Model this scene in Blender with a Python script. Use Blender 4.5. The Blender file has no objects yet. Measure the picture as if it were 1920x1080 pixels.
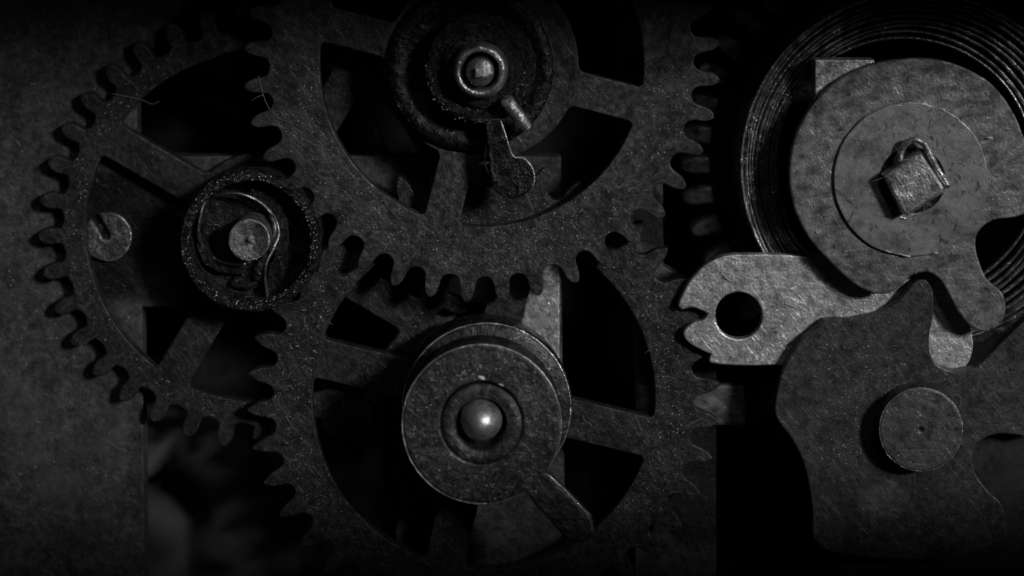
import bpy, math, random
from mathutils import Vector, noise, Matrix
from mathutils.geometry import tessellate_polygon
random.seed(7)
S = bpy.context.scene
COL = S.collection

# ------------------------------------------------------------------ camera
# One unit is about a centimetre. The camera hangs straight above the movement,
# a little past its upper side, and looks down with a shifted lens.
D, KX, KY = 20.0, 0.15, 4.3
cam = bpy.data.objects.new('camera', bpy.data.cameras.new('camera'))
COL.objects.link(cam); S.camera = cam
cam.location = (KX, KY, D)
cam.data.sensor_width = 36; cam.data.lens = 36*D/9.6
cam.data.shift_x = -KX/9.6; cam.data.shift_y = -KY/9.6
cam.data.clip_start = 0.5; cam.data.clip_end = 200
cam.data.dof.use_dof = True; cam.data.dof.focus_distance = D-0.15
cam.data.dof.aperture_fstop = 0.15

# ------------------------------------------------------------------ world, lamps, exposure
W = bpy.data.worlds.new('World'); S.world = W; W.use_nodes = True
W.node_tree.nodes['Background'].inputs[0].default_value = (0.5, 0.5, 0.5, 1)
W.node_tree.nodes['Background'].inputs[1].default_value = 0.003
S.view_settings.view_transform = 'Standard'; S.view_settings.look = 'None'
S.view_settings.exposure = 0; S.view_settings.gamma = 1

def strip_lamp(name, aim, direction, dist, lx, ly, power, spread):
    """added strip lamp, narrowed so light fades above and below; long side along the movement"""
    d = Vector(direction).normalized()             # the way the light travels
    X = Vector((1, 0, 0)); X = (X - X.dot(d)*d).normalized()
    Z = -d; Y = Z.cross(X)
    L = bpy.data.lights.new(name, 'AREA'); L.shape = 'RECTANGLE'
    L.size = lx; L.size_y = ly/abs((Y-d*(Y.z/d.z)).y); L.energy = power; L.spread = math.radians(spread)
    o = bpy.data.objects.new(name, L); COL.objects.link(o)
    m = Matrix((X, Y, Z)).transposed().to_4x4()
    m.translation = Vector(aim) - d*dist
    o.matrix_world = m
    return o
strip_lamp('key_lamp', (0.4, 0.0, 0), (-0.64, -0.36, -0.78), 9.0, 10.5, 4.1, 44, 11)  # direction follows the shadows; beam narrowed so top and bottom fade out
strip_lamp('top_lamp', (0, 0.0, 0), (-0.15, -0.62, -0.78), 8.5, 11.0, 4.1, 2.5, 11)  # weak fill added overhead, its band narrowed the same way

# ------------------------------------------------------------------ helpers
def P(x, y, z=0.0):
    """plan position, at height z, of what stands at (x, y) on the 1920 x 1080 layout sheet"""
    wx, wy = (x-960)/200, (540-y)/200
    f = (D-z)/D
    return Vector((KX+(wx-KX)*f, KY+(wy-KY)*f, z))
def R(r, z=0.0): return r/200*(D-z)/D

def tag(o, label=None, cat=None, group=None, kind=None):
    for k, v in (('label', label), ('category', cat), ('group', group), ('kind', kind)):
        if v: o[k] = v
    return o
def thing(name, loc, label, cat, group=None):
    o = bpy.data.objects.new(name, None); COL.objects.link(o); o.location = loc
    o.empty_display_size = .1
    return tag(o, label, cat, group)

class MB:
    def __init__(s): s.v = []; s.f = []; s.sm = []
    def add(s, vs, fs, smooth=False):
        b = len(s.v); s.v += [Vector(v) for v in vs]
        s.f += [tuple(b+i for i in f) for f in fs]; s.sm += [smooth]*len(fs)
    def build(s, name, mat, parent=None, loc=None, label=None):
        o0 = parent_world(parent) if parent else Vector(loc or (0, 0, 0))
        me = bpy.data.meshes.new(name)
        me.from_pydata([tuple(v-o0) for v in s.v], [], s.f)
        me.polygons.foreach_set('use_smooth', s.sm)
        me.materials.append(mat); me.validate(); me.update()
        o = bpy.data.objects.new(name, me); COL.objects.link(o)
        if parent: o.parent = parent
        else: o.location = o0
        if label: o['label'] = label
        return o
def parent_world(p):
    v = Vector((0, 0, 0))
    while p: v = v + p.location; p = p.parent
    return v

def area(p): return sum(p[i][0]*p[(i+1) % len(p)][1]-p[(i+1) % len(p)][0]*p[i][1] for i in range(len(p)))/2
def inset(pts, joint, c):
    """offset a loop to its left by c, joint edges (i -> i+1) stay where they are"""
    n = len(pts); out = []
    for i in range(n):
        a, b, d = Vector(pts[i-1][:2]), Vector(pts[i][:2]), Vector(pts[(i+1) % n][:2])
        u, w = (b-a), (d-b)
        if u.length < 1e-7: u = w
        if w.length < 1e-7: w = u
        u.normalize(); w.normalize()
        nu, nw = Vector((-u.y, u.x)), Vector((-w.y, w.x))
        cu = 0 if joint[i-1] else c; cw = 0 if joint[i] else c
        den = u.x*w.y-u.y*w.x
        if abs(den) < 0.08:
            q = b + (nu+nw).normalized()*max(cu, cw) if cu == cw else b + (nu if cu else nw)*max(cu, cw)
        else:
            p1, p2 = b+nu*cu, b+nw*cw
            t = ((p2.x-p1.x)*w.y-(p2.y-p1.y)*w.x)/den
            t = max(-4*c, min(4*c, t))
            q = p1+u*t
        out.append(q)
    return out
def prism(mb, loops, z0, z1, c=0.014, joints=None):
    """slab with chamfered upper edges: loops[0] outline, the others holes (world xy)"""
    tops = []
    for k, lp in enumerate(loops):
        lp = [Vector(p[:2]) for p in lp]
        j = list(joints[k]) if joints and joints[k] else [False]*len(lp)
        if (area(lp) > 0) != (k == 0):
            lp.reverse(); j = j[::-1]; j = j[1:]+j[:1]
        n = len(lp)
        a = inset(lp, j, c); m = inset(lp, j, c*.3)
        b0 = len(mb.v)
        ring = [(p.x, p.y, z0) for p in lp]+[(p.x, p.y, z1-c) for p in lp]+[(p.x, p.y, z1-c*.3) for p in m]+[(p.x, p.y, z1) for p in a]
        fs = []
        for r in range(3):
            for i in range(n):
                i2 = (i+1) % n
                fs.append((r*n+i, r*n+i2, (r+1)*n+i2, (r+1)*n+i))
        mb.add(ring, fs)
        tops.append((b0+3*n, [Vector((p.x, p.y, 0)) for p in a]))
    tris = tessellate_polygon([t[1] for t in tops])
    idx = []
    for b, l in tops: idx += [b+i for i in range(len(l))]
    for t in tris:
        q = [idx[i] for i in t]
        A, B, C = (mb.v[i] for i in q)
        if (B-A).cross(C-A).z < 0: q.reverse()
        mb.f.append(tuple(q)); mb.sm.append(False)

def rough(pts, amp=.0025, freq=9, seed=0):
    out = []
    for p in pts:
        v = Vector((p[0]*freq, p[1]*freq, seed))
        out.append(Vector((p[0]+amp*noise.noise(v), p[1]+amp*noise.noise(v+Vector((31, 7, 3))))))
    return out
def curve(pts, step=5, z=0.0):
    """closed smooth outline through layout points; (x, y, 1) marks a sharp corner"""
    n = len(pts); sharp = [len(p) > 2 for p in pts]; out = []
    for i in range(n):
        p1, p2 = Vector(pts[i][:2]), Vector(pts[(i+1) % n][:2])
        p0 = p1*2-p2 if sharp[i] else Vector(pts[i-1][:2])
        p3 = p2*2-p1 if sharp[(i+1) % n] else Vector(pts[(i+2) % n][:2])
        k = max(1, int((p2-p1).length/step))
        if sharp[i] and sharp[(i+1) % n]: k = max(1, int((p2-p1).length/18))
        for s in range(k):
            t = s/k
            q = .5*((2*p1)+(p2-p0)*t+(2*p0-5*p1+4*p2-p3)*t*t+(3*p1-p0-3*p2+p3)*t**3)
            out.append(P(q.x, q.y, z).xy)
    return out
def circle(cx, cy, r, z=0.0, n=64, a0=0):
    c = P(cx, cy, z); rr = R(r, z)
    return [Vector((c.x+rr*math.cos(a0+2*math.pi*i/n), c.y+rr*math.sin(a0+2*math.pi*i/n))) for i in range(n)]
def lathe(mb, c, prof, n=96, wob=0.0, seed=0, a0=0):
    """c world centre; prof list of (radius, z) from outside to the axis"""
    m = len(prof); vs = []; fs = []
    for r, z in prof:
        for i in range(n):
            a = a0+2*math.pi*i/n
            w = 1+wob*noise.noise(Vector((math.cos(a)*3, math.sin(a)*3, seed+z*4)))
            vs.append((c.x+r*w*math.cos(a), c.y+r*w*math.sin(a), z))
    for k in range(m-1):
        for i in range(n):
            i2 = (i+1) % n
            fs.append((k*n+i, k*n+i2, (k+1)*n+i2, (k+1)*n+i))
    if prof[-1][0] < .02: fs.append(tuple((m-1)*n+i for i in range(n)))
    mb.add(vs, fs, True)
def tube(mb, pts, r, sides=8, taper=None, flat=1.0):
    n = len(pts); vs = []; fs = []
    for i, p in enumerate(pts):
        p = Vector(p)
        t = (Vector(pts[min(i+1, n-1)])-Vector(pts[max(i-1, 0)]))
        t = t.normalized() if t.length > 1e-9 else Vector((1, 0, 0))
        up = Vector((0, 0, 1)) if abs(t.z) < .9 else Vector((1, 0, 0))
        s = t.cross(up).normalized(); u = s.cross(t)
        rr = r*(taper(i/(n-1)) if taper else 1)
        for k in range(sides):
            a = 2*math.pi*k/sides
            vs.append(p+s*math.cos(a)*rr+u*math.sin(a)*rr*flat)
    for i in range(n-1):
        for k in range(sides):
            k2 = (k+1) % sides
            fs.append((i*sides+k, i*sides+k2, (i+1)*sides+k2, (i+1)*sides+k))
    fs.append(tuple(range(sides))[::-1]); fs.append(tuple((n-1)*sides+k for k in range(sides)))
    mb.add(vs, fs, True)
def spline(pts, step=.03):
    out = []; n = len(pts)
    V = [Vector(p) for p in pts]
    for i in range(n-1):
        p1, p2 = V[i], V[i+1]
        p0 = V[i-1] if i else p1*2-p2
        p3 = V[i+2] if i+2 < n else p2*2-p1
        k = max(2, int((p2-p1).length/step))
        for s in range(k):
            t = s/k
            out.append(.5*((2*p1)+(p2-p0)*t+(2*p0-5*p1+4*p2-p3)*t*t+(3*p1-p0-3*p2+p3)*t**3))
    out.append(V[-1]); return out

# ------------------------------------------------------------------ materials
def metal(name, base, dark=.45, met=.6, rough_=.5, bump=.5, fine=42, speck=.5, turned=False, scratch=.3, cloud=4.0, patch=()):
    m = bpy.data.materials.new(name); m.use_nodes = True
    T = m.node_tree; N = T.nodes; L = T.links
    b = N['Principled BSDF']
    def nd(t, **k):
        x = N.new(t)
        for a, v in k.items(): setattr(x, a, v)
        return x
    def val(op, a, bb=None, clamp=False):
        x = nd('ShaderNodeMath', operation=op, use_clamp=clamp)
        for i, s in enumerate((a, bb)):
            if s is None: continue
            if isinstance(s, (int, float)): x.inputs[i].default_value = s
            else: L.new(s, x.inputs[i])
        return x.outputs[0]
    def ramp(src, lo, hi):
        x = nd('ShaderNodeMapRange'); L.new(src, x.inputs[0])
        x.inputs[1].default_value = lo; x.inputs[2].default_value = hi
        return x.outputs[0]
    tc = nd('ShaderNodeTexCoord')
    geo = nd('ShaderNodeNewGeometry')
    pos = geo.outputs['Position']
    def nz(scale, det=5, ro=.6, vec=pos, dist=0):
        x = nd('ShaderNodeTexNoise'); L.new(vec, x.inputs['Vector'])
        x.inputs['Scale'].default_value = scale; x.inputs['Detail'].default_value = det
        x.inputs['Roughness'].default_value = ro; x.inputs['Distortion'].default_value = dist
        return x.outputs['Fac']
    big = ramp(nz(cloud, 6, .68, dist=.25), .36, .66)
    med = ramp(nz(10, 5, .68), .38, .64)
    mid = ramp(nz(fine*.45, 4, .7), .38, .64)
    fin = ramp(nz(fine, 3, .7), .36, .68)
    # thin scratches: two long stretched noises at different angles
    scr = None
    for ang, sc in ((.55, 1.0), (-.9, 1.3)):
        mp = nd('ShaderNodeMapping', vector_type='TEXTURE'); L.new(pos, mp.inputs[0])
        mp.inputs['Rotation'].default_value = (0, 0, ang); mp.inputs['Scale'].default_value = (1/(3.2*sc), 1/(70*sc), .25)
        w = ramp(nz(1.0, 3, .5, mp.outputs[0], .3), .63, .72)
        scr = w if scr is None else val('MAXIMUM', scr, w)
    scr = val('MULTIPLY', scr, mid)
    spk = ramp(nz(fine*1.5, 2, .6), .60, .80)
    spk = val('MULTIPLY', val('POWER', spk, 1.4), ramp(nz(5, 3, .6), .3, .7))
    pit = ramp(nz(fine*.8, 2, .5), .30, .37)
    # 0..1 tone
    t = val('ADD', val('MULTIPLY', big, .40), val('ADD', val('MULTIPLY', med, .48), val('ADD', val('MULTIPLY', mid, .26), val('MULTIPLY', fin, .18))))
    t = val('POWER', val('SUBTRACT', t, .10, True), 1.35)
    tone = val('ADD', val('MULTIPLY', t, base*(1.25-.5*dark)*1.45), base*dark*.55)
    tone = val('MULTIPLY', tone, val('ADD', val('MULTIPLY', pit, .55), .45))
    grime = ramp(nz(3.1, 7, .72, dist=.4), .36, .50)
    tone = val('MULTIPLY', tone, val('ADD', val('MULTIPLY', grime, .42), .64))
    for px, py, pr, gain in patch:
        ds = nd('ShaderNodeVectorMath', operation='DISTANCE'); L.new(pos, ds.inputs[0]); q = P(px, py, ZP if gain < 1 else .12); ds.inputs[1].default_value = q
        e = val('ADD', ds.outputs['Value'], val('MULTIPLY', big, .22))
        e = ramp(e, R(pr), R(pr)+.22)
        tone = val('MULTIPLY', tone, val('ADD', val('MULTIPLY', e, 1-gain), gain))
    if turned:
        ts = turned
        sb = nd('ShaderNodeVectorMath', operation='SUBTRACT'); L.new(pos, sb.inputs[0]); sb.inputs[1].default_value = (turned[0], turned[1], 0)
        sx = nd('ShaderNodeSeparateXYZ'); L.new(sb.outputs[0], sx.inputs[0])
        r2 = val('SQRT', val('ADD', val('MULTIPLY', sx.outputs[0], sx.outputs[0]), val('MULTIPLY', sx.outputs[1], sx.outputs[1])))
        cb = nd('ShaderNodeCombineXYZ'); L.new(r2, cb.inputs[0])
        rg = nz(70, 3, .7, cb.outputs[0])
        tone = val('MULTIPLY', tone, val('ADD', val('MULTIPLY', rg, .9), .55))
    tone = val('ADD', tone, val('MULTIPLY', spk, speck*.55))
    tone = val('ADD', tone, val('MULTIPLY', scr, scratch*.35), True)
    cc = nd('ShaderNodeCombineColor')
    for i in range(3): L.new(tone, cc.inputs[i])
    L.new(cc.outputs[0], b.inputs['Base Color'])
    b.inputs['Metallic'].default_value = met
    L.new(val('ADD', val('MULTIPLY', t, -.34), rough_+.17, True), b.inputs['Roughness'])
    h = val('ADD', val('MULTIPLY', mid, .30), val('ADD', val('MULTIPLY', fin, .12), val('ADD', val('MULTIPLY', med, .5), val('MULTIPLY', big, .5))))
    h = val('ADD', h, val('ADD', val('MULTIPLY', spk, .9), val('MULTIPLY', scr, -.5)))
    if turned: h = val('ADD', h, val('MULTIPLY', rg, .5))
    bp = nd('ShaderNodeBump'); bp.inputs['Strength'].default_value = bump; bp.inputs['Distance'].default_value = .012
    L.new(h, bp.inputs['Height']); L.new(bp.outputs[0], b.inputs['Normal'])
    return m

ZP = -.52
M_smooth = metal('smooth_bridge', .045, dark=.8, met=.4, rough_=.5, bump=.15, fine=10, speck=.1, scratch=.2)
M_tooth = metal('pale_teeth', .75, dark=.5, met=.4, rough_=.5, bump=.3, fine=20, speck=.2, scratch=.1)  # teeth colour raised to make up for the shadow on them
M_back = metal('dull_back_plate', 0.03, met=.3, rough_=.6, bump=.3, fine=8, speck=0, scratch=0, cloud=1.2)
M_plate = metal('frosted_plate', 0.098, dark=.5, met=.35, rough_=.55, bump=.6, fine=34, speck=.35, scratch=.25, cloud=2.2, patch=((215, 530, 40, .1), (285, 445, 75, .1), (250, 380, 90, .12), (190, 360, 60, .15), (330, 480, 70, .12), (185, 500, 35, .15), (1228, 425, 55, .12), (1320, 690, 50, .25), (1325, 830, 60, .18), (1300, 930, 90, .18)))  # patch: oil stains on the left; on the right strip, painted shade
M_up = metal('brass_wheel', 0.085, dark=.5, met=.5, rough_=.5, bump=.6, fine=44, speck=.8, scratch=.5, cloud=3)
M_low = metal('tarnished_wheel', 0.056, dark=.4, met=.55, rough_=.5, bump=.7, fine=36, speck=1.0, scratch=.5, cloud=4)
M_left = metal('worn_wheel', 0.048, dark=.5, met=.5, rough_=.5, bump=.7, fine=38, speck=.6, scratch=.5, cloud=3, patch=((800, 470, 120, .12), (900, 560, 70, .3)))  # patch: the upper wheel's shadow painted into the colour
M_dark = metal('oily_steel', 0.04, dark=.3, met=.8, rough_=.32, bump=.9, fine=30, speck=.7, scratch=.6, cloud=5)
M_grit = metal('gritty_rim', .06, dark=.2, met=.7, rough_=.3, bump=3.0, fine=20, speck=2.0, scratch=.3, cloud=6)
M_steel = metal('bright_steel', 0.8, dark=.6, met=.7, rough_=.42, bump=.5, fine=30, speck=.5, scratch=.25, cloud=2.5)
M_knob = metal('blued_cap', 0.09, dark=.35, met=.75, rough_=.36, bump=.7, fine=36, speck=.9, scratch=.6, cloud=3)
M_disc = metal('grey_ratchet', 0.27, dark=.55, met=.5, rough_=.5, bump=.45, fine=22, speck=.4, scratch=.25, cloud=2.2)
M_disc2 = metal('smooth_washer', 0.36, dark=.8, met=.5, rough_=.48, bump=.22, fine=14, speck=.15, scratch=.12, cloud=2)
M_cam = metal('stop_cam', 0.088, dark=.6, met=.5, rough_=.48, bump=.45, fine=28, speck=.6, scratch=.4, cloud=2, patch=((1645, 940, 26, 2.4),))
M_spring = metal('blued_spring', 0.4, dark=.4, met=.9, rough_=.3, bump=.5, fine=24, speck=.6, scratch=.2, cloud=5)
M_edge = metal('edge_highlight', .75, dark=.35, met=.85, rough_=.35, bump=.6, fine=30, speck=.3, scratch=.1, cloud=7)  # bright colour for the wires that paint edge highlights
M_chip = bpy.data.materials.new('dust_speck'); M_chip.use_nodes = True
_b = M_chip.node_tree.nodes['Principled BSDF']; _b.inputs['Base Color'].default_value = (.9, .9, .9, 1); _b.inputs['Roughness'].default_value = .4
M_crud = bpy.data.materials.new('dark_crud'); M_crud.use_nodes = True
_b = M_crud.node_tree.nodes['Principled BSDF']; _b.inputs['Base Color'].default_value = (.02, .02, .02, 1); _b.inputs['Roughness'].default_value = .7
def rim_wire(c, r, z, th, parent, a0=0, a1=360, mat=None, name='edge_highlight'):  # thin bright wire added along an edge as its highlight
    n = 120; full = a1-a0 >= 360
    pts = [Vector((c.x+r*math.cos(math.radians(a0+(a1-a0)*i/n)), c.y+r*math.sin(math.radians(a0+(a1-a0)*i/n)), z+.002*noise.noise(Vector((i*.3, r, 0))))) for i in range(n+1)]
    mb = MB(); tube(mb, pts, th, 6, taper=lambda t: (.75+.5*noise.noise(Vector((t*20, r*3, z)))) * (1 if full else min(1, t*12+.1, (1-t)*12+.1)))
    return mb.build(name, mat or M_edge, parent)
M_lint = bpy.data.materials.new('dust_fibre'); M_lint.use_nodes = True
_b = M_lint.node_tree.nodes['Principled BSDF']; _b.inputs['Base Color'].default_value = (.33, .33, .33, 1); _b.inputs['Roughness'].default_value = .5
def turned(name, cx, cy, z, **k):
    c = P(cx, cy, z); return metal(name, turned=(c.x, c.y), **k)

# ------------------------------------------------------------------ back plate and movement plate
mb = MB(); prism(mb, [[(-9, -7), (9, -7), (9, 7), (-9, 7)]], -3.0, -2.5)
tag(mb.build('back_plate', M_back), kind='structure')

ZP = -.52
def rect(x0, y0, x1, y1): return [(x0, y0, 1), (x1, y0, 1), (x1, y1, 1), (x0, y1, 1)]
out = curve([(-260, -260, 1), (1238, -260, 1), (1244, 500, 1), (1343, 560, 1), (1343, 1300, 1), (-260, 1300, 1)], z=ZP)
w1 = curve([(257, 198, 1), (300, 60), (420, -60, 1), (1100, -60, 1), (1155, 20, 1), (1155, 400), (1190, 470), (1190, 1150, 1), (1062, 1150, 1), (1052, 520, 1), (1052, 293, 1), (310, 293, 1), (257, 265, 1)], z=ZP)
w2 = curve([(266, 576, 1), (600, 576, 1), (600, 470, 1), (925, 470, 1), (925, 576, 1), (742, 577, 1), (742, 1150, 1), (272, 1150, 1)], z=ZP)
plate = thing('movement_plate', P(140, 540, ZP), 'flat frosted grey plate with large cut windows beneath the gear wheels, filling the left edge', 'plate')
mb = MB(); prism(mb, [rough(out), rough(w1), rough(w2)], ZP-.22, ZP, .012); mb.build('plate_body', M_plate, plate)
# raised bar riveted along the plate's middle column
bar = thing('bridge_bar', P(1020, 620, ZP+.12), 'pale upright bar showing between the two big gears, above the round cap', 'bar')
mb = MB(); prism(mb, [rough(curve([(925, 430, 1), (1049, 430, 1), (1049, 760, 1), (925, 760, 1)], z=ZP+.13))], ZP+.004, ZP+.13, .01)
mb.build('bar_body', M_steel, bar)

# deep out-of-focus things behind the plate
mb = MB(); tube(mb, spline([P(690, 205, -.95), P(706, 245, -.9), P(724, 285, -.95)]), .035, 10)
tag(mb.build('steel_pin', M_steel, loc=P(706, 245, -1.9)), 'short blurred steel pin deep inside the upper left window of the top gear', 'pin')
mb = MB(); tube(mb, spline([P(325, 905, -1.9), P(375, 885, -1.9), P(430, 868, -1.8), P(475, 840, -1.7), P(560, 770, -1.8)]), .05, 10, flat=.5)
tag(mb.build('bent_spring_arm', M_knob, loc=P(430, 868, -1.8)), 'blurred bent spring arm deep below the lowest teeth of the left gear', 'spring')
mb = MB(); tube(mb, spline([P(600, 720, -1.9), P(612, 790, -1.9), P(650, 850, -1.8), P(690, 910, -1.8), P(700, 1000, -1.9)]), .10, 10, taper=lambda t: .6+1.1*math.sin(t*2.6), flat=.35)
tag(mb.build('curved_lever', M_knob, loc=P(650, 850, -1.8)), 'blurred curved lever deep inside the lower left window of the bottom gear', 'lever')
mb = MB(); c = P(330, 330, -1.9)
lathe(mb, c, [(R(190, -1.9), -2.4), (R(190, -1.9), -1.93), (R(186, -1.9), -1.9), (R(150, -1.9), -1.9), (R(146, -1.9), -1.93), (R(146, -1.9), -2.4)], 72)
tag(mb.build('barrel_ring', M_dark, loc=c), 'faint dark ring lying deep behind the upper window of the left gear', 'ring')

# ------------------------------------------------------------------ gear wheels
def gear(name, label, cx, cy, z1, th, n, phase, r_tip, r_root, r_in, spokes, spoke_w, r_hub, mat, shape, cham=.014, hole=20, group='toothed gear wheels of the movement'):
    """phase: degrees of one tooth axis (counter-clockwise). shape: 'long', 'ogive' or 'oval'"""
    c = P(cx, cy, z1); z0 = z1-th
    root = thing(name, c, label, 'gear', group)
    pitch = 2*math.pi/n
    rt, rr, ri = R(r_tip, z1), R(r_root, z1), R(r_in, z1)
    H = rt-rr
    # half width of a tooth (as an angle times radius) against height 0..1
    prof = {'long': [(0, .44), (.04, .36), (.12, .285), (.3, .235), (.55, .215), (.72, .19), (.86, .145), (.95, .085), (1, 0)],
            'ogive': [(0, .46), (.05, .37), (.13, .30), (.3, .25), (.5, .225), (.68, .18), (.84, .11), (.95, .045), (1, 0)],
            'oval': [(0, .45), (.05, .34), (.13, .235), (.3, .225), (.52, .25), (.72, .225), (.88, .155), (.965, .08), (1, 0)]}[shape]
    arc = 2*math.pi*rr/n
    JT = 3                                       # the tooth is cut from the rim at this profile row
    rim = []; rj = []; tooth_loops = []
    def pt(a, r): return Vector((c.x+r*math.cos(a), c.y+r*math.sin(a)))
    for k in range(n):
        a = math.radians(phase)+k*pitch
        hw = [(rr+H*h, w*arc) for h, w in prof]
        jit = random.uniform(-.012, .012)*arc*2; lean = random.uniform(-.02, .02)*arc
        def sp(h, w, s): return pt(a+(s*w+jit*h+lean)/(rr+H*h), rr+H*h)
        low = [sp(h, w*arc, -1) for h, w in prof[:JT+1]]; hi = [sp(h, w*arc, 1) for h, w in prof[:JT+1]][::-1]
        rim += low; rj += [False]*(JT)+[True]
        rim += hi; rj += [False]*(JT+1)
        up = [sp(h, w*arc, -1) for h, w in prof[JT:]]; dn = [sp(h, w*arc, 1) for h, w in prof[JT:-1]][::-1]
        if shape != 'ogive':                       # blunt rounded tip
            up[-1:] = [sp(.992, .045*arc, -1), sp(.992, .045*arc, 1)]
        lp = up+dn
        tooth_loops.append((lp, [False]*(len(lp)-1)+[True]))
    # inner edge of the rim with stubs for the spokes
    inner = []; ij = []; hub = []; hj = []; spl = []
    ns = len(spokes); sw = R(spoke_w, z1)/2; rh = R(r_hub, z1); stub = R(16, z1)
    sa = sorted(math.radians(s) % (2*math.pi) for s in spokes)
    for k, a in enumerate(sa):
        an = sa[(k+1) % ns]+(2*math.pi if k == ns-1 else 0)
        u = Vector((math.cos(a), math.sin(a))); v = Vector((-u.y, u.x)); cc = Vector(c[:2])
        def q(r, s): return cc+u*r+v*s
        r1 = ri-stub; r2 = rh+stub
        d = math.asin(sw/ri)
        f = R(7, z1)
        inner += [q(math.sqrt(ri*ri-(sw+f)**2), -sw-f), q(ri-f*1.1, -sw-f*.12), q(r1, -sw), q(r1, sw), q(ri-f*1.1, sw+f*.12)]
        ij += [False, False, True, False, False]
        a1 = a+math.asin((sw+f)/ri); a2 = an-math.asin((sw+f)/ri)
        m = max(6, int((a2-a1)*ri/.06))
        for i in range(m): inner.append(cc+Vector((math.cos(a1+(a2-a1)*i/m), math.sin(a1+(a2-a1)*i/m)))*ri); ij.append(False)
        hub += [q(math.sqrt(rh*rh-(sw+f)**2), -sw-f), q(rh+f*.6, -sw), q(r2, -sw), q(r2, sw), q(rh+f*.6, sw)]
        hj += [False, False, True, False, False]
        b1 = a+math.asin((sw+f)/rh); b2 = an-math.asin((sw+f)/rh)
        m = max(4, int((b2-b1)*rh/.06))
        for i in range(m): hub.append(cc+Vector((math.cos(b1+(b2-b1)*i/m), math.sin(b1+(b2-b1)*i/m)))*rh); hj.append(False)
        spl.append(([q(r2, -sw), q(r1, -sw), q(r1, sw), q(r2, sw)], [False, True, False, True]))
    mb = MB(); prism(mb, [rim, inner], z0, z1, cham, [rj, ij]); mb.build('rim', mat, root)
    mb = MB(); prism(mb, [hub, circle(cx, cy, hole, z1, 32)], z0, z1, cham, [hj, None]); mb.build('hub', mat, root)
    for lp, j in spl:
        mb = MB(); prism(mb, [lp], z0, z1, cham, [j]); mb.build('spoke', mat, root)
    for lp, j in tooth_loops:
        mb = MB(); prism(mb, [lp], z0, z1, cham, [j]); mb.build('tooth', mat, root)
    return root

ZL, ZD, ZU = -.35, -.13, .12
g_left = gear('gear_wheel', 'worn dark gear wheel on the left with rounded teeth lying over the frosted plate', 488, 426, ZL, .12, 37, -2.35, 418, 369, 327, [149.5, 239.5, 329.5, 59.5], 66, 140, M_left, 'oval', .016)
g_low = gear('gear_wheel', 'tarnished gear wheel with pointed teeth at the bottom centre, under the round cap', 907, 746, ZD, .12, 40, 3.1, 445, 394, 321, [-13.5, 76.5, 166.5, 256.5], 74, 140, M_low, 'ogive', .013)
g_up = gear('gear_wheel', 'largest brighter gear wheel at the top centre, its teeth overlapping the bottom gear', 903, 121, ZU, .13, 40, .7+4.5, 447, 398, 304, [-14.5, 75.5, 165.5, 255.5], 66, 182, M_up, 'long', .012)

# great wheel of the mainspring barrel, deep at the right
ZB = -1.15
c = P(1700, 300, ZB)
bar_w = thing('great_wheel', c, 'blurred dark great wheel at the right with teeth half hidden behind the top gear', 'gear', 'toothed gear wheels of the movement')
n = 42; rr = R(372, ZB); rt = R(424, ZB)
disc = [];
for i in range(n*2):
    a = 2*math.pi*(i)/(n*2); disc.append(Vector((c.x+rr*math.cos(a), c.y+rr*math.sin(a))))
mb = MB(); prism(mb, [disc], ZB-.28, ZB, .02); mb.build('wheel_disc', M_dark, bar_w)
for k in range(n):
    a = 2*math.pi*(k+.18)/n
    if not (math.radians(95) < a < math.radians(265)): continue
    arc = 2*math.pi*rr/n
    L_ = [(rr-.02, .27), (rr+(rt-rr)*.5, .26), (rr+(rt-rr)*.85, .19), (rt, .08)]
    lp = [Vector((c.x+r*math.cos(a-w*arc/r), c.y+r*math.sin(a-w*arc/r))) for r, w in L_]
    lp += [Vector((c.x+r*math.cos(a+w*arc/r), c.y+r*math.sin(a+w*arc/r))) for r, w in L_[::-1]]
    mb = MB(); prism(mb, [lp], ZB-.26, ZB-.006, .02); mb.build('tooth', M_tooth, bar_w)

# mainspring: eccentric spiral round the ratchet
ZS = -.20
sp = thing('mainspring', P(1700, 310, ZS), 'coiled blued mainspring around the grey ratchet disc at the right', 'spring')
coils = 9.0; steps = 900; pts = []
for i in range(steps+1):
    k = coils*i/steps
    th = math.radians(-20)+2*math.pi*(k % 1.0)
    r_l, r_r = 240+6.6*k, 240+14*k
    ccx = 1694+(r_r-r_l)/2; r = (r_l+r_r)/2
    rj = r+1.6*math.sin(3*th+k*1.7)
    pts.append(P(ccx+rj*math.cos(th), 312-rj*math.sin(th), ZS-.004*k))
mb = MB(); tube(mb, pts, .022, 8, flat=2.2)
mb.build('coil', M_spring, sp)
mb = MB(); c = P(1716, 312, ZS)
lathe(mb, c, [(R(330, ZS), -1.1), (R(330, ZS), ZS+.03), (R(326, ZS), ZS+.04), (R(320, ZS), ZS-.02), (R(320, ZS), -1.1)], 128)
mb.build('barrel_wall', M_spring, sp)

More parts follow.
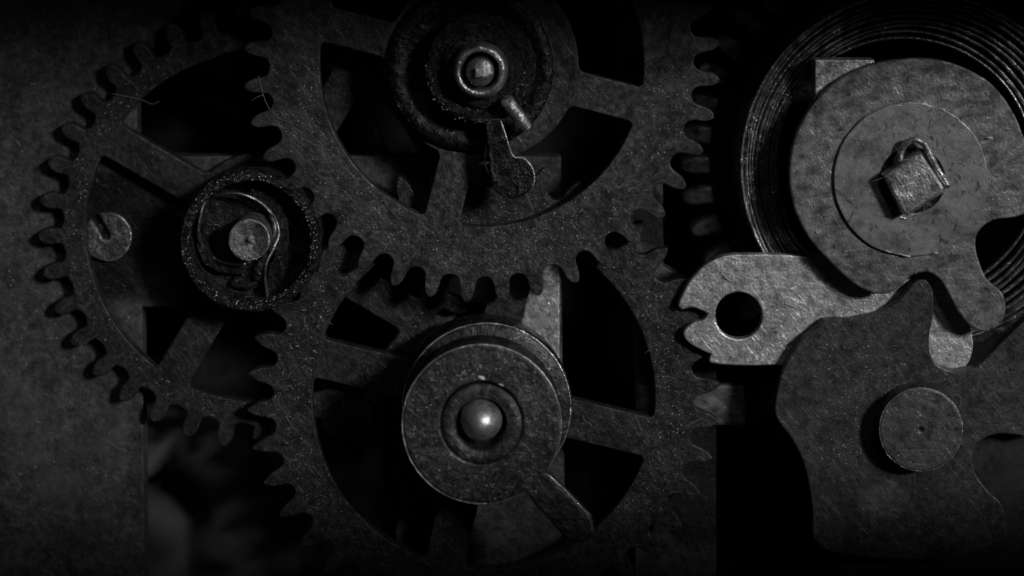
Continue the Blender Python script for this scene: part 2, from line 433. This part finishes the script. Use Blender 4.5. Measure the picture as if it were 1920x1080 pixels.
# ------------------------------------------------------------------ upper arbor stack
c = P(903, 121, ZU)
st = thing('centre_collet', Vector((c.x, c.y, ZU)), 'dark stepped collet with a bright ringed pivot at the centre of the top gear', 'collet')
c2 = P(882, 128, .2)
mb = MB(); lathe(mb, c2, [(R(157, .3), ZU+.004), (R(157, .3), .17), (R(154, .3), .19), (R(130, .3), .19), (R(126, .3), .17), (R(60, .3), .17)], 96, .004); mb.build('base_disc', M_dark, st)
mb = MB(); lathe(mb, c, [(R(104, .4), .165), (R(103, .4), .42), (R(98, .4), .45), (R(84, .4), .46), (R(80, .4), .43), (R(74, .4), .43), (R(70, .4), .5), (R(62, .5), .53), (R(50, .4), .5)], 96, .01, 3); mb.build('collar', M_grit, st)
M_ring = turned('turned_ring', 900, 148, .7, base=.6, dark=.5, met=.8, rough_=.3, bump=.6, fine=26, speck=.3)
mb = MB(); lathe(mb, c, [(R(52, .6), .48), (R(52, .6), .62), (R(47, .6), .68), (R(40, .6), .70), (R(36, .6), .66), (R(33, .6), .5)], 72, .006, 5); mb.build('ring', M_ring, st)
mb = MB(); lathe(mb, c, [(R(26, .7), .45), (R(26, .7), .74), (R(24, .7), .77), (R(.5, .7), .772)], 48); mb.build('pivot', M_ring, st)
q = R(9, .8); mb = MB(); prism(mb, [[(c.x-q, c.y-q), (c.x+q, c.y-q*.8), (c.x+q*.9, c.y+q), (c.x-q, c.y+q)]], .773, .83, .01); mb.build('square_end', M_steel, st)
# threaded stud
stud = thing('threaded_stud', P(970, 215, .5), 'short ribbed steel stud slanting out of the dark collet of the top gear', 'screw')
a, b = P(950, 188, .62), P(988, 240, .36)
pts = []; n = 120
for i in range(n+1): pts.append(a.lerp(b, i/n))
mb = MB(); tube(mb, pts, R(12.5), 20, taper=lambda t: (.92+.15*math.sin(t*2*math.pi*10))*(1 if t < .9 else 1-(t-.9)*4)); mb.build('shank', M_ring, stud)
# teardrop pointer
tear = thing('teardrop_pointer', P(960, 330, .42), 'dark teardrop pointer with a round end hanging below the collet of the top gear', 'pointer')
zt = .42
lp = curve([(902, 206, 1), (932, 205, 1), (962, 293, 1), (980, 297), (997, 313), (1002, 335), (993, 357), (975, 370), (955, 372), (934, 364), (922, 348), (918, 326), (916, 300), (911, 250)], z=zt, step=4)
mb = MB(); prism(mb, [lp], zt-.07, zt, .018); mb.build('blade', M_dark, tear)
mb = MB(); tube(mb, spline([P(931, 205, .415), P(946, 248, .415), P(961, 292, .415), P(980, 296, .415), P(996, 312, .415), P(1002, 334, .415), P(996, 354, .415)]), .0105, 6); mb.build('edge_highlight', M_edge, tear)  # last wire is the highlight added on the pointer's right edge
mb = MB(); tube(mb, spline([P(920, 250, .38), P(912, 275, .36), P(909, 305, .34), P(918, 330, .35)]), .008, 6); mb.build('wire', M_steel, tear)
# grey slab added to stand for a patch of light beside the lower wheel
mb = MB(); prism(mb, [rough(curve([(1192, 724, 1), (1396, 722, 1), (1398, 798, 1), (1194, 800, 1)], z=ZP+.1))], ZP+.004, ZP+.1, .03)
tag(mb.build('lit_patch_slab', M_disc, loc=P(1300, 760, ZP)), 'flat grey slab added as a lit patch of plate behind the right teeth of the bottom gear, below the bright lever', 'bar')
# small square block
mb = MB(); prism(mb, [rough(curve([(884, 312, 1), (921, 310, 1), (923, 352, 1), (900, 352, 1), (886, 345, 1)], z=.2))], ZU+.005, .2, .015)
tag(mb.build('square_block', M_dark, loc=P(902, 332, .12)), 'small dark square block beside the round end of the teardrop pointer', 'block')

# ------------------------------------------------------------------ hairspring cup on the left gear
c = P(468, 455, .2); cup = thing('hairspring_cup', Vector((c.x, c.y, ZL)), 'open round cup with a gritty rim and a loose hairspring, on the left gear', 'cup')
mb = MB(); lathe(mb, c, [(R(133), ZL+.005), (R(133), .10), (R(130), .17), (R(126), .20), (R(117), .20), (R(113), .17), (R(111), .05), (R(110), -.12)], 128, .012, 9); mb.build('rim', M_grit, cup)
mb = MB(); lathe(mb, c, [(R(111), -.10), (R(90), -.12), (R(60), -.12), (R(20), -.12)], 72); mb.build('floor', M_dark, cup)
for pl in ([(398, 350), (380, 380), (366, 420), (368, 462), (386, 494), (420, 512), (462, 512), (448, 500), (418, 492), (396, 472), (386, 440), (388, 404), (402, 372)],
           [(470, 352), (506, 364), (532, 394), (542, 436), (534, 480), (512, 520), (506, 556), (494, 556), (500, 514), (514, 476), (520, 438), (510, 402), (490, 378), (462, 366)],
           [(440, 520), (470, 530), (492, 526), (484, 538), (456, 544), (436, 534)]):
    mb = MB(); prism(mb, [rough(curve(pl, z=-.02, step=6), .02, 12)], -.118, -.02+.04*random.random(), .02); mb.build('spring_arm', M_grit, cup)
for pl, r in (([(392, 362), (379, 392), (372, 430), (376, 452), (388, 470), (405, 486), (432, 494), (462, 494)], .019),
              ([(400, 368), (432, 362), (462, 366), (492, 382), (516, 410), (523, 440), (512, 468), (500, 492), (497, 520), (502, 560)], .017),
              ([(508, 404), (516, 424), (514, 448), (504, 470)], .024)):
    zz = [.02+.05*math.sin(i*1.1) for i in range(len(pl))]
    mb = MB(); tube(mb, spline([P(x, y, z) for (x, y), z in zip(pl, zz)]), r, 8, flat=1.7); mb.build('hairspring', M_spring, cup)
M_piv = turned('turned_pivot', 467, 450, .25, base=.3, dark=.4, met=.7, rough_=.4, bump=.8, fine=36, speck=.9)
mb = MB(); lathe(mb, P(467, 450, .25), [(R(39), -.12), (R(39), .21), (R(36.5), .245), (R(34), .235), (R(12), .235), (R(6), .225), (R(4), .25), (R(.5), .262)], 64, .006, 2); mb.build('pivot', M_piv, cup)
rim_wire(P(467, 450, .24), R(37), .236, .009, cup)

# screw below left gear
zc = ZP+.07; M_scr = turned('turned_screw', 200, 444, zc, base=.16, dark=.4, met=.7, rough_=.36, bump=.9, fine=24, speck=.5)
scr = thing('slotted_screw', P(200, 444, ZP), 'round slotted screw half hidden behind the rim of the left gear', 'screw')
lp = circle(200, 444, 47, zc, 72)
cc = P(200, 444, zc); u = Vector((-.5, .87)); v = Vector((-u.y, u.x)); hw = R(8); rr = R(47)
keep = []
lp2 = []
ang = math.atan2(u.y, u.x); da = math.asin(hw/rr)
for i in range(70):
    t = ang+da+(2*math.pi-2*da)*i/69; lp2.append(Vector((cc.x+rr*math.cos(t), cc.y+rr*math.sin(t))))
lp2 += [cc.xy-v*hw, cc.xy-u*R(6), cc.xy+v*hw]
mb = MB(); prism(mb, [lp2], ZP+.003, zc, .018); mb.build('head', M_scr, scr)
rim_wire(P(200, 444, zc), R(46), zc-.005, .008, scr, -95, 75)
mb = MB(); prism(mb, [circle(200, 444, 30, ZP, 32)], ZP+.002, ZP+.02, .004); mb.build('slot_floor', M_dark, scr)

# ------------------------------------------------------------------ cap and dome on the bottom gear
c = P(907, 748, ZD)
cap = thing('round_cap', Vector((c.x, c.y, ZD)), 'stacked round cap with a slanting tail and shiny domed pivot on the bottom gear', 'cap')
def RR(r, z): return R(r, z)
mb = MB(); lathe(mb, c, [(RR(162, .1), ZD+.005), (RR(162, .1), .10), (RR(160, .1), .125), (RR(154, .1), .13)], 128, .002)
c3 = P(912, 765, .33)
lathe(mb, c3, [(RR(160, .3), .128), (RR(161, .3), .28), (RR(158, .3), .31), (RR(153, .3), .33), (RR(120, .4), .335)], 128, .002, 4); mb.build('lower_disc', M_knob, cap)
rim_wire(c3, RR(157.5, .3), .312, .013, cap)
rim_wire(c, RR(160, .1), .118, .009, cap, -20, 130)
mb = MB(); lathe(mb, c, [(RR(146, .4), .34), (RR(146, .6), .72)], 96); mb.build('drum', M_dark, cap)
zt = .82
lp = []
cc = P(903, 796, zt); rr = R(150, zt)
a0, a1 = math.radians(-37), math.radians(-57+360)
t0 = P(1025, 887, zt); 
for i in range(120):
    t = a0+(a1-a0)*i/119; lp.append(Vector((cc.x+rr*math.cos(t), cc.y+rr*math.sin(t))))
ta = [P(987, 924, zt).xy, P(1003, 948, zt).xy, P(1066, 1016, zt).xy, P(1096, 1020, zt).xy, P(1116, 1000, zt).xy, P(1110, 972, zt).xy, P(1076, 936, zt).xy, P(1027, 888, zt).xy]
lp += ta
capM = turned('cap_face', 903, 796, .82, base=.12, dark=.4, met=.75, rough_=.38, bump=.7, fine=38, speck=.9, scratch=.6)
mb = MB(); prism(mb, [lp, circle(903, 793, 77, zt, 72)], zt-.13, zt, .026); mb.build('top_disc', capM, cap)
rim_wire(cc, R(149, .81), .808, .0125, cap, -37, 304)
mb = MB(); tube(mb, spline([P(1024, 888, .81), P(1050, 911, .81), P(1076, 937, .81), P(1106, 968, .81)]), .012, 6); mb.build('edge_highlight', M_edge, cap)  # bright wire added as the highlight on the tail's edge
mb = MB(); lathe(mb, cc, [(R(76, .8), .70), (R(76, .8), .80), (R(74, .8), .815), (R(52, .8), .815), (R(48, .8), .79), (R(46, .8), .70), (R(44, .8), .60), (R(20, .8), .60)], 96, .003, 2); mb.build('washer', capM, cap)
dc = P(902, 790, .8); M_dome = turned('polished_dome', 902, 790, .9, base=.97, dark=.5, met=.9, rough_=.44, bump=.4, fine=12, speck=.1, scratch=.1)
prof = [(R(40, .9)*math.cos(t), .70+.26*math.sin(t)) for t in [math.pi/2*i/14 for i in range(14)]]+[(.004, .96)]
prof = [(R(40, .9), .58)]+prof
mb = MB(); lathe(mb, dc, prof, 64, .01, 7); mb.build('dome', M_dome, cap)

# ------------------------------------------------------------------ right side: detent bridge, stop cam, ratchet
ZK = -.02
br = thing('detent_bridge', P(1385, 592, ZK), 'bright steel lever with round hole and hooked nose touching the bottom gear', 'lever')
lp = curve([(1271, 573, 1), (1283, 545), (1303, 515), (1330, 492), (1362, 479), (1400, 477), (1460, 477), (1521, 481), (1560, 470, 1), (1795, 470, 1), (1803, 560), (1817, 600), (1824, 635), (1823, 662), (1811, 688), (1785, 704), (1740, 722, 1), (1560, 720, 1), (1500, 700), (1474, 686, 1), (1440, 685), (1400, 686), (1350, 683), (1330, 678), (1333, 664, 1), (1306, 652), (1285, 636), (1283, 620), (1298, 606), (1318, 600), (1327, 588, 1), (1306, 578), (1290, 576), (1280, 581)], z=ZK, step=5)
mb = MB(); prism(mb, [rough(lp, .004, 14), circle(1385, 592, 44, ZK, 64)], ZK-.10, ZK, .014); mb.build('lever_body', M_steel, br)
rim_wire(P(1385, 592, ZK), R(44.5, ZK), ZK-.012, .010, br, 165, 262)

# corner of a bright bracket behind the ratchet
mb = MB(); prism(mb, [rough(curve([(1528, 112, 1), (1640, 112, 1), (1640, 230, 1), (1528, 205, 1)], z=.11))], -.10, .11, .012)
tag(mb.build('bright_bracket', M_steel, loc=P(1550, 150, -.1)), 'brushed bright bracket corner peeking out above left of the grey ratchet disc', 'bracket')

ZC = .12
camo = thing('stop_cam', P(1727, 806, ZC), 'dark lobed stop cam with concave arcs and a slot, lower right corner', 'cam')
lp = curve([(1546, 601, 1), (1600, 598), (1650, 586), (1685, 563), (1702, 545, 1), (1716, 528), (1736, 524, 1), (1749, 545), (1749, 590), (1743, 630), (1744, 662), (1757, 684), (1782, 696), (1806, 695), (1832, 689, 1), (1874, 646), (1925, 596, 1), (1985, 640), (2010, 720), (1985, 800), (1940, 822, 1), (1900, 815), (1866, 815), (1838, 828), (1824, 852), (1828, 886), (1852, 920), (1880, 950), (1890, 1010, 1), (1800, 1045), (1700, 1050), (1560, 1035), (1524, 1010, 1), (1522, 945), (1510, 880), (1490, 832), (1461, 792, 1), (1453, 770), (1458, 730), (1470, 690), (1500, 642)], z=ZC, step=6)
hole = curve([(1590, 985), (1602, 935), (1622, 912), (1652, 902), (1682, 912), (1694, 940), (1690, 985), (1640, 1000)], z=ZC, step=6)
mb = MB(); prism(mb, [rough(lp, .003)], ZC-.13, ZC, .013); mb.build('cam_plate', M_cam, camo)
M_boss = turned('turned_boss', 1727, 806, .32, base=.17, dark=.6, met=.6, rough_=.42, bump=.35, fine=20, speck=.2, scratch=.25)
mb = MB(); lathe(mb, P(1727, 806, .32), [(R(78), ZC+.004), (R(78), .29), (R(76.3), .315), (R(74), .32), (R(72), .32), (R(40), .32), (R(8), .32), (R(6), .32), (R(3.5), .29), (R(.5), .27)], 96, .002); mb.build('boss', M_boss, camo)
rim_wire(P(1727, 806, .32), R(76.6), .312, .0055, camo)
# plate glimpsed through the cam's openings
mb = MB(); prism(mb, [rough(curve([(1560, 720, 1), (2080, 720, 1), (2080, 1180, 1), (1600, 1180, 1), (1560, 1000, 1)], z=-.14))], -.3, -.14, .012)
tag(mb.build('barrel_bridge', M_smooth, loc=P(1800, 900, -.14)), 'smooth grey bridge seen through the openings of the stop cam at the lower right corner', 'plate')

ZR = .22
rat = thing('ratchet_disc', P(1692, 335, ZR), 'large grey finger disc with a blunt finger and a square arbor, upper right', 'disc')
cx, cy = 1694, 326
def pc(a, r): return (cx+r*math.cos(math.radians(a)), cy-r*math.sin(math.radians(a)))
lp = [pc(a, 214) for a in range(36, 246, 6)]
lp = [pc(a, 214+22*max(0, min(1, (92-a)/45))) for a in range(18, 232, 6)]+[(1570, 505), (1603, 533), (1640, 551), (1672, 548), (1693, 532), (1712, 516), (1740, 511), (1762, 524), (1778, 550), (1797, 585), (1820, 612), (1850, 622), (1878, 606), (1886, 572), (1876, 545), (1852, 525), (1836, 490), (1829, 455), (1840, 428), (1868, 412), (1910, 406), (1950, 380), (1962, 330), (1935, 280)]
lp = curve(lp, z=ZR, step=6)
mb = MB(); prism(mb, [rough(lp, .003)], ZR-.09, ZR, .018); mb.build('finger_plate', M_disc, rat)
M_w = turned('washer_face', 1710, 337, .3, base=.42, dark=.85, met=.5, rough_=.38, bump=.2, fine=14, speck=.12, scratch=.1)
mb = MB(); prism(mb, [rough(circle(1710, 338, 145, .3, 120), .006, 5), circle(1712, 340, 62, .3, 56)], ZR+.003, .255, .010); mb.build('washer', M_w, rat)
mb = MB(); lathe(mb, P(1712, 340, .25), [(R(63), .24), (R(60), .232), (R(52), .226), (R(20), .226)], 56, .005, 3); mb.build('sunken_seat', M_dark, rat)
M_sq = turned('square_face', 1718, 345, .6, base=.45, dark=.5, met=.7, rough_=.4, bump=.6, fine=22, speck=.4, scratch=.3)
zq = .43
top = [P(x, y, zq).xy for x, y in ((1657, 331), (1668, 322), (1716, 290), (1728, 287), (1771, 352), (1770, 362), (1703, 406), (1692, 401))]
mb = MB(); prism(mb, [top], .23, zq, .03); mb.build('square_arbor', M_sq, rat)
mb = MB(); tube(mb, spline([P(1688, 306, .33), P(1690, 284, .32), P(1700, 268, .34), P(1716, 262, .36), P(1733, 270, .36), P(1746, 295, .36), P(1760, 322, .35), P(1779, 350, .34)]), .030, 12); mb.build('wire_clip', M_ring, rat)
mb = MB(); tube(mb, spline([P(1678, 398, .24), P(1688, 407, .245), P(1700, 411, .245)]), .014, 8); mb.build('clip_end', M_ring, rat)

# ------------------------------------------------------------------ lint and dust lying on the parts
def lint(mb, n, region, z, big=1.0):
    for _ in range(n):
        x, y = region()
        a = random.uniform(0, 6.28); l = random.uniform(4, 20)*big; cur = random.gauss(0, .22)
        pts = []; px, py = x, y
        for k in range(6):
            pts.append(P(px, py, z+.004+.003*math.sin(k)))
            px += l/5*math.cos(a); py += l/5*math.sin(a); a += cur+random.gauss(0, .15)
        tube(mb, pts, random.uniform(.0012, .0026), 4)
def ringreg(cx, cy, r0, r1, y0=120, y1=960):
    def f():
        while True:
            a = random.uniform(0, 6.283); r = math.sqrt(random.uniform(r0*r0, r1*r1))
            x, y = cx+r*math.cos(a), cy+r*math.sin(a)
            if y0 < y < y1 and -10 < x < 1930: return x, y
    return f
def specks(mb, n, region, z):
    for _ in range(n):
        x, y = region(); c = P(x, y, z); r = .0018+.005*random.random()**3.5
        h = r*random.uniform(.5, 1)
        k = 5; a0 = random.random()*6
        vs = [(c.x+r*random.uniform(.6, 1.3)*math.cos(a0+6.283*i/k), c.y+r*random.uniform(.6, 1.3)*math.sin(a0+6.283*i/k), z-.001) for i in range(k)]+[(c.x, c.y, z+h)]
        mb.add(vs, [(i, (i+1) % k, k) for i in range(k)], True)
surf = [(ringreg(468, 452, 113, 129), .2, 0, 90), (ringreg(895, 135, 56, 98), .45, 4, 50), (ringreg(903, 121, 310, 395), ZU, 60, 260), (ringreg(907, 746, 325, 392), ZD, 70, 330), (ringreg(488, 426, 330, 368), ZL, 40, 160),
        (ringreg(903, 796, 85, 142), .82, 22, 160), (ringreg(1694, 326, 150, 188), ZR, 22, 90), (ringreg(1710, 338, 70, 140), .255, 14, 30),
        (lambda: (random.uniform(5, 250), random.uniform(145, 935)), ZP, 26, 120), (lambda: (random.uniform(1530, 1700), random.uniform(640, 880)), ZC, 24, 90),
        (lambda: (random.uniform(1440, 1500), random.uniform(500, 650)), ZK, 14, 40), (ringreg(1727, 806, 9, 72), .32, 7, 14)]
ml = MB(); ms = MB()
for reg, z, nl, nsk in surf:
    lint(ml, nl*2//3, reg, z); specks(ms, nsk*5, reg, z)
for pl, z, rd in (([(484, 142), (490, 165), (496, 185), (505, 205)], ZU+.01, .005), ([(470, 190), (482, 182), (494, 178)], ZU+.01, .004), ([(586, 256), (602, 270), (605, 285), (612, 302)], ZU+.006, .004),
                  ([(936, 208), (938, 200), (948, 192)], .5, .004), ([(908, 270), (912, 258), (906, 262), (914, 277)], .3, .004), ([(985, 360), (993, 378), (1000, 395)], .30, .004),
                  ([(1472, 570), (1488, 576), (1500, 583), (1504, 592)], ZK+.006, .007), ([(1355, 515), (1364, 525), (1378, 532)], ZK+.006, .007),
                  ([(1782, 742), (1796, 740), (1803, 752), (1798, 764)], .14, .004), ([(1712, 883), (1716, 897), (1712, 910)], .2, .004), ([(1630, 342), (1642, 338), (1655, 333)], .4, .003), ([(1674, 270), (1684, 284), (1690, 296)], .4, .003),
                  ([(1092, 778), (1096, 788), (1110, 797)], ZD+.006, .004), ([(208, 175), (222, 178), (262, 186), (285, 195), (298, 190)], ZL+.01, .004), ([(30, 264), (36, 272)], ZP+.01, .008), ([(188, 820), (205, 828), (220, 840), (235, 844)], ZP+.006, .004)):
    tube(ml, spline([P(x, y, z+.006*math.sin(i*2)) for i, (x, y) in enumerate(pl)]), rd*.5, 5)
tag(ml.build('lint_fibres', M_lint), 'fine pale lint fibres scattered over the wheels and plates', 'lint', kind='stuff')
tag(ms.build('dust_specks', M_chip), 'tiny pale dust specks scattered over the wheels and plates', 'dust', kind='stuff')

def chips(mb, x, y, z, w, h, a):
    c = P(x, y, z); k = 8
    vs = []
    for i in range(k):
        t = 6.283*i/k; j = random.uniform(.7, 1.25)
        px, py = w*j*math.cos(t), h*j*math.sin(t)
        vs.append((c.x+(px*math.cos(a)-py*math.sin(a))/200, c.y+(px*math.sin(a)+py*math.cos(a))/200, z-.001))
    vs.append((c.x, c.y, z+.008))
    mb.add(vs, [(i, (i+1) % k, k) for i in range(k)])
mb = MB()
for x, y, w, h, a in ((1686, 198, 5, 1.6, 0), (1733, 196, 8, 2.5, -.1), (1741, 199, 5, 2, -.2), (1769, 206, 4, 2, -.5), (1795, 222, 4, 1.2, -.7), (1857, 258, 5, 2, 0), (1664, 471, 7, 1.5, -.4), (1700, 480, 8, 1.4, -.1), (1755, 474, 5, 1.4, .3), (1690, 477, 5, 1.2, -.2), (903, 709, 6, 3, -.5), (940, 722, 6, 1.5, -.4)):
    chips(mb, x, y, .262 if x > 1000 else .825, w, h, a)
tag(mb.build('metal_chips', M_chip), 'tiny bright metal chips caught along the washer edges', 'chips', kind='stuff')
mb = MB()
lint(mb, 46, ringreg(1710, 338, 72, 140), .256, .9)
lint(mb, 30, ringreg(1694, 326, 150, 188), ZR, .8)
for v in mb.v: pass
tag(mb.build('dark_crumbs', M_crud), 'thin dark oil crumbs curled on the grey washer face', 'crumbs', kind='stuff')

# thin smoke drifting in the wells and over the left plate
m = bpy.data.materials.new('smoke'); m.use_nodes = True
T = m.node_tree; T.nodes.clear()
o_ = T.nodes.new('ShaderNodeOutputMaterial'); pv = T.nodes.new('ShaderNodeVolumePrincipled')
T.links.new(pv.outputs[0], o_.inputs['Volume'])
pv.inputs['Color'].default_value = (.9, .9, .9, 1); pv.inputs['Anisotropy'].default_value = .1
tc = T.nodes.new('ShaderNodeNewGeometry')
n1 = T.nodes.new('ShaderNodeTexNoise'); n1.inputs['Scale'].default_value = 1.05; n1.inputs['Detail'].default_value = 2; n1.inputs['Distortion'].default_value = 1.6
T.links.new(tc.outputs['Position'], n1.inputs['Vector'])
mr = T.nodes.new('ShaderNodeMapRange'); mr.inputs[1].default_value = .45; mr.inputs[2].default_value = .68; mr.inputs[4].default_value = 1.8
T.links.new(n1.outputs['Fac'], mr.inputs[0]); T.links.new(mr.outputs[0], pv.inputs['Density'])
mb = MB()
for x0, y0, x1, y1, za, zb in ((575, 700, 732, 1120, -2.0, -.75), (276, 740, 570, 1120, -2.0, -.75), (-30, 640, 240, 940, ZP+.03, ZP+.16)):
    a, b = P(x0, y1, za), P(x1, y0, za)
    v = [(x, y, z) for z in (za, zb) for x, y in ((a.x, a.y), (b.x, a.y), (b.x, b.y), (a.x, b.y))]
    mb.add(v, [(3, 2, 1, 0), (4, 5, 6, 7), (0, 1, 5, 4), (1, 2, 6, 5), (2, 3, 7, 6), (3, 0, 4, 7)])
tag(mb.build('smoke', m), 'faint wisps of smoke drifting in the dark wells and over the left plate', 'smoke', kind='stuff')
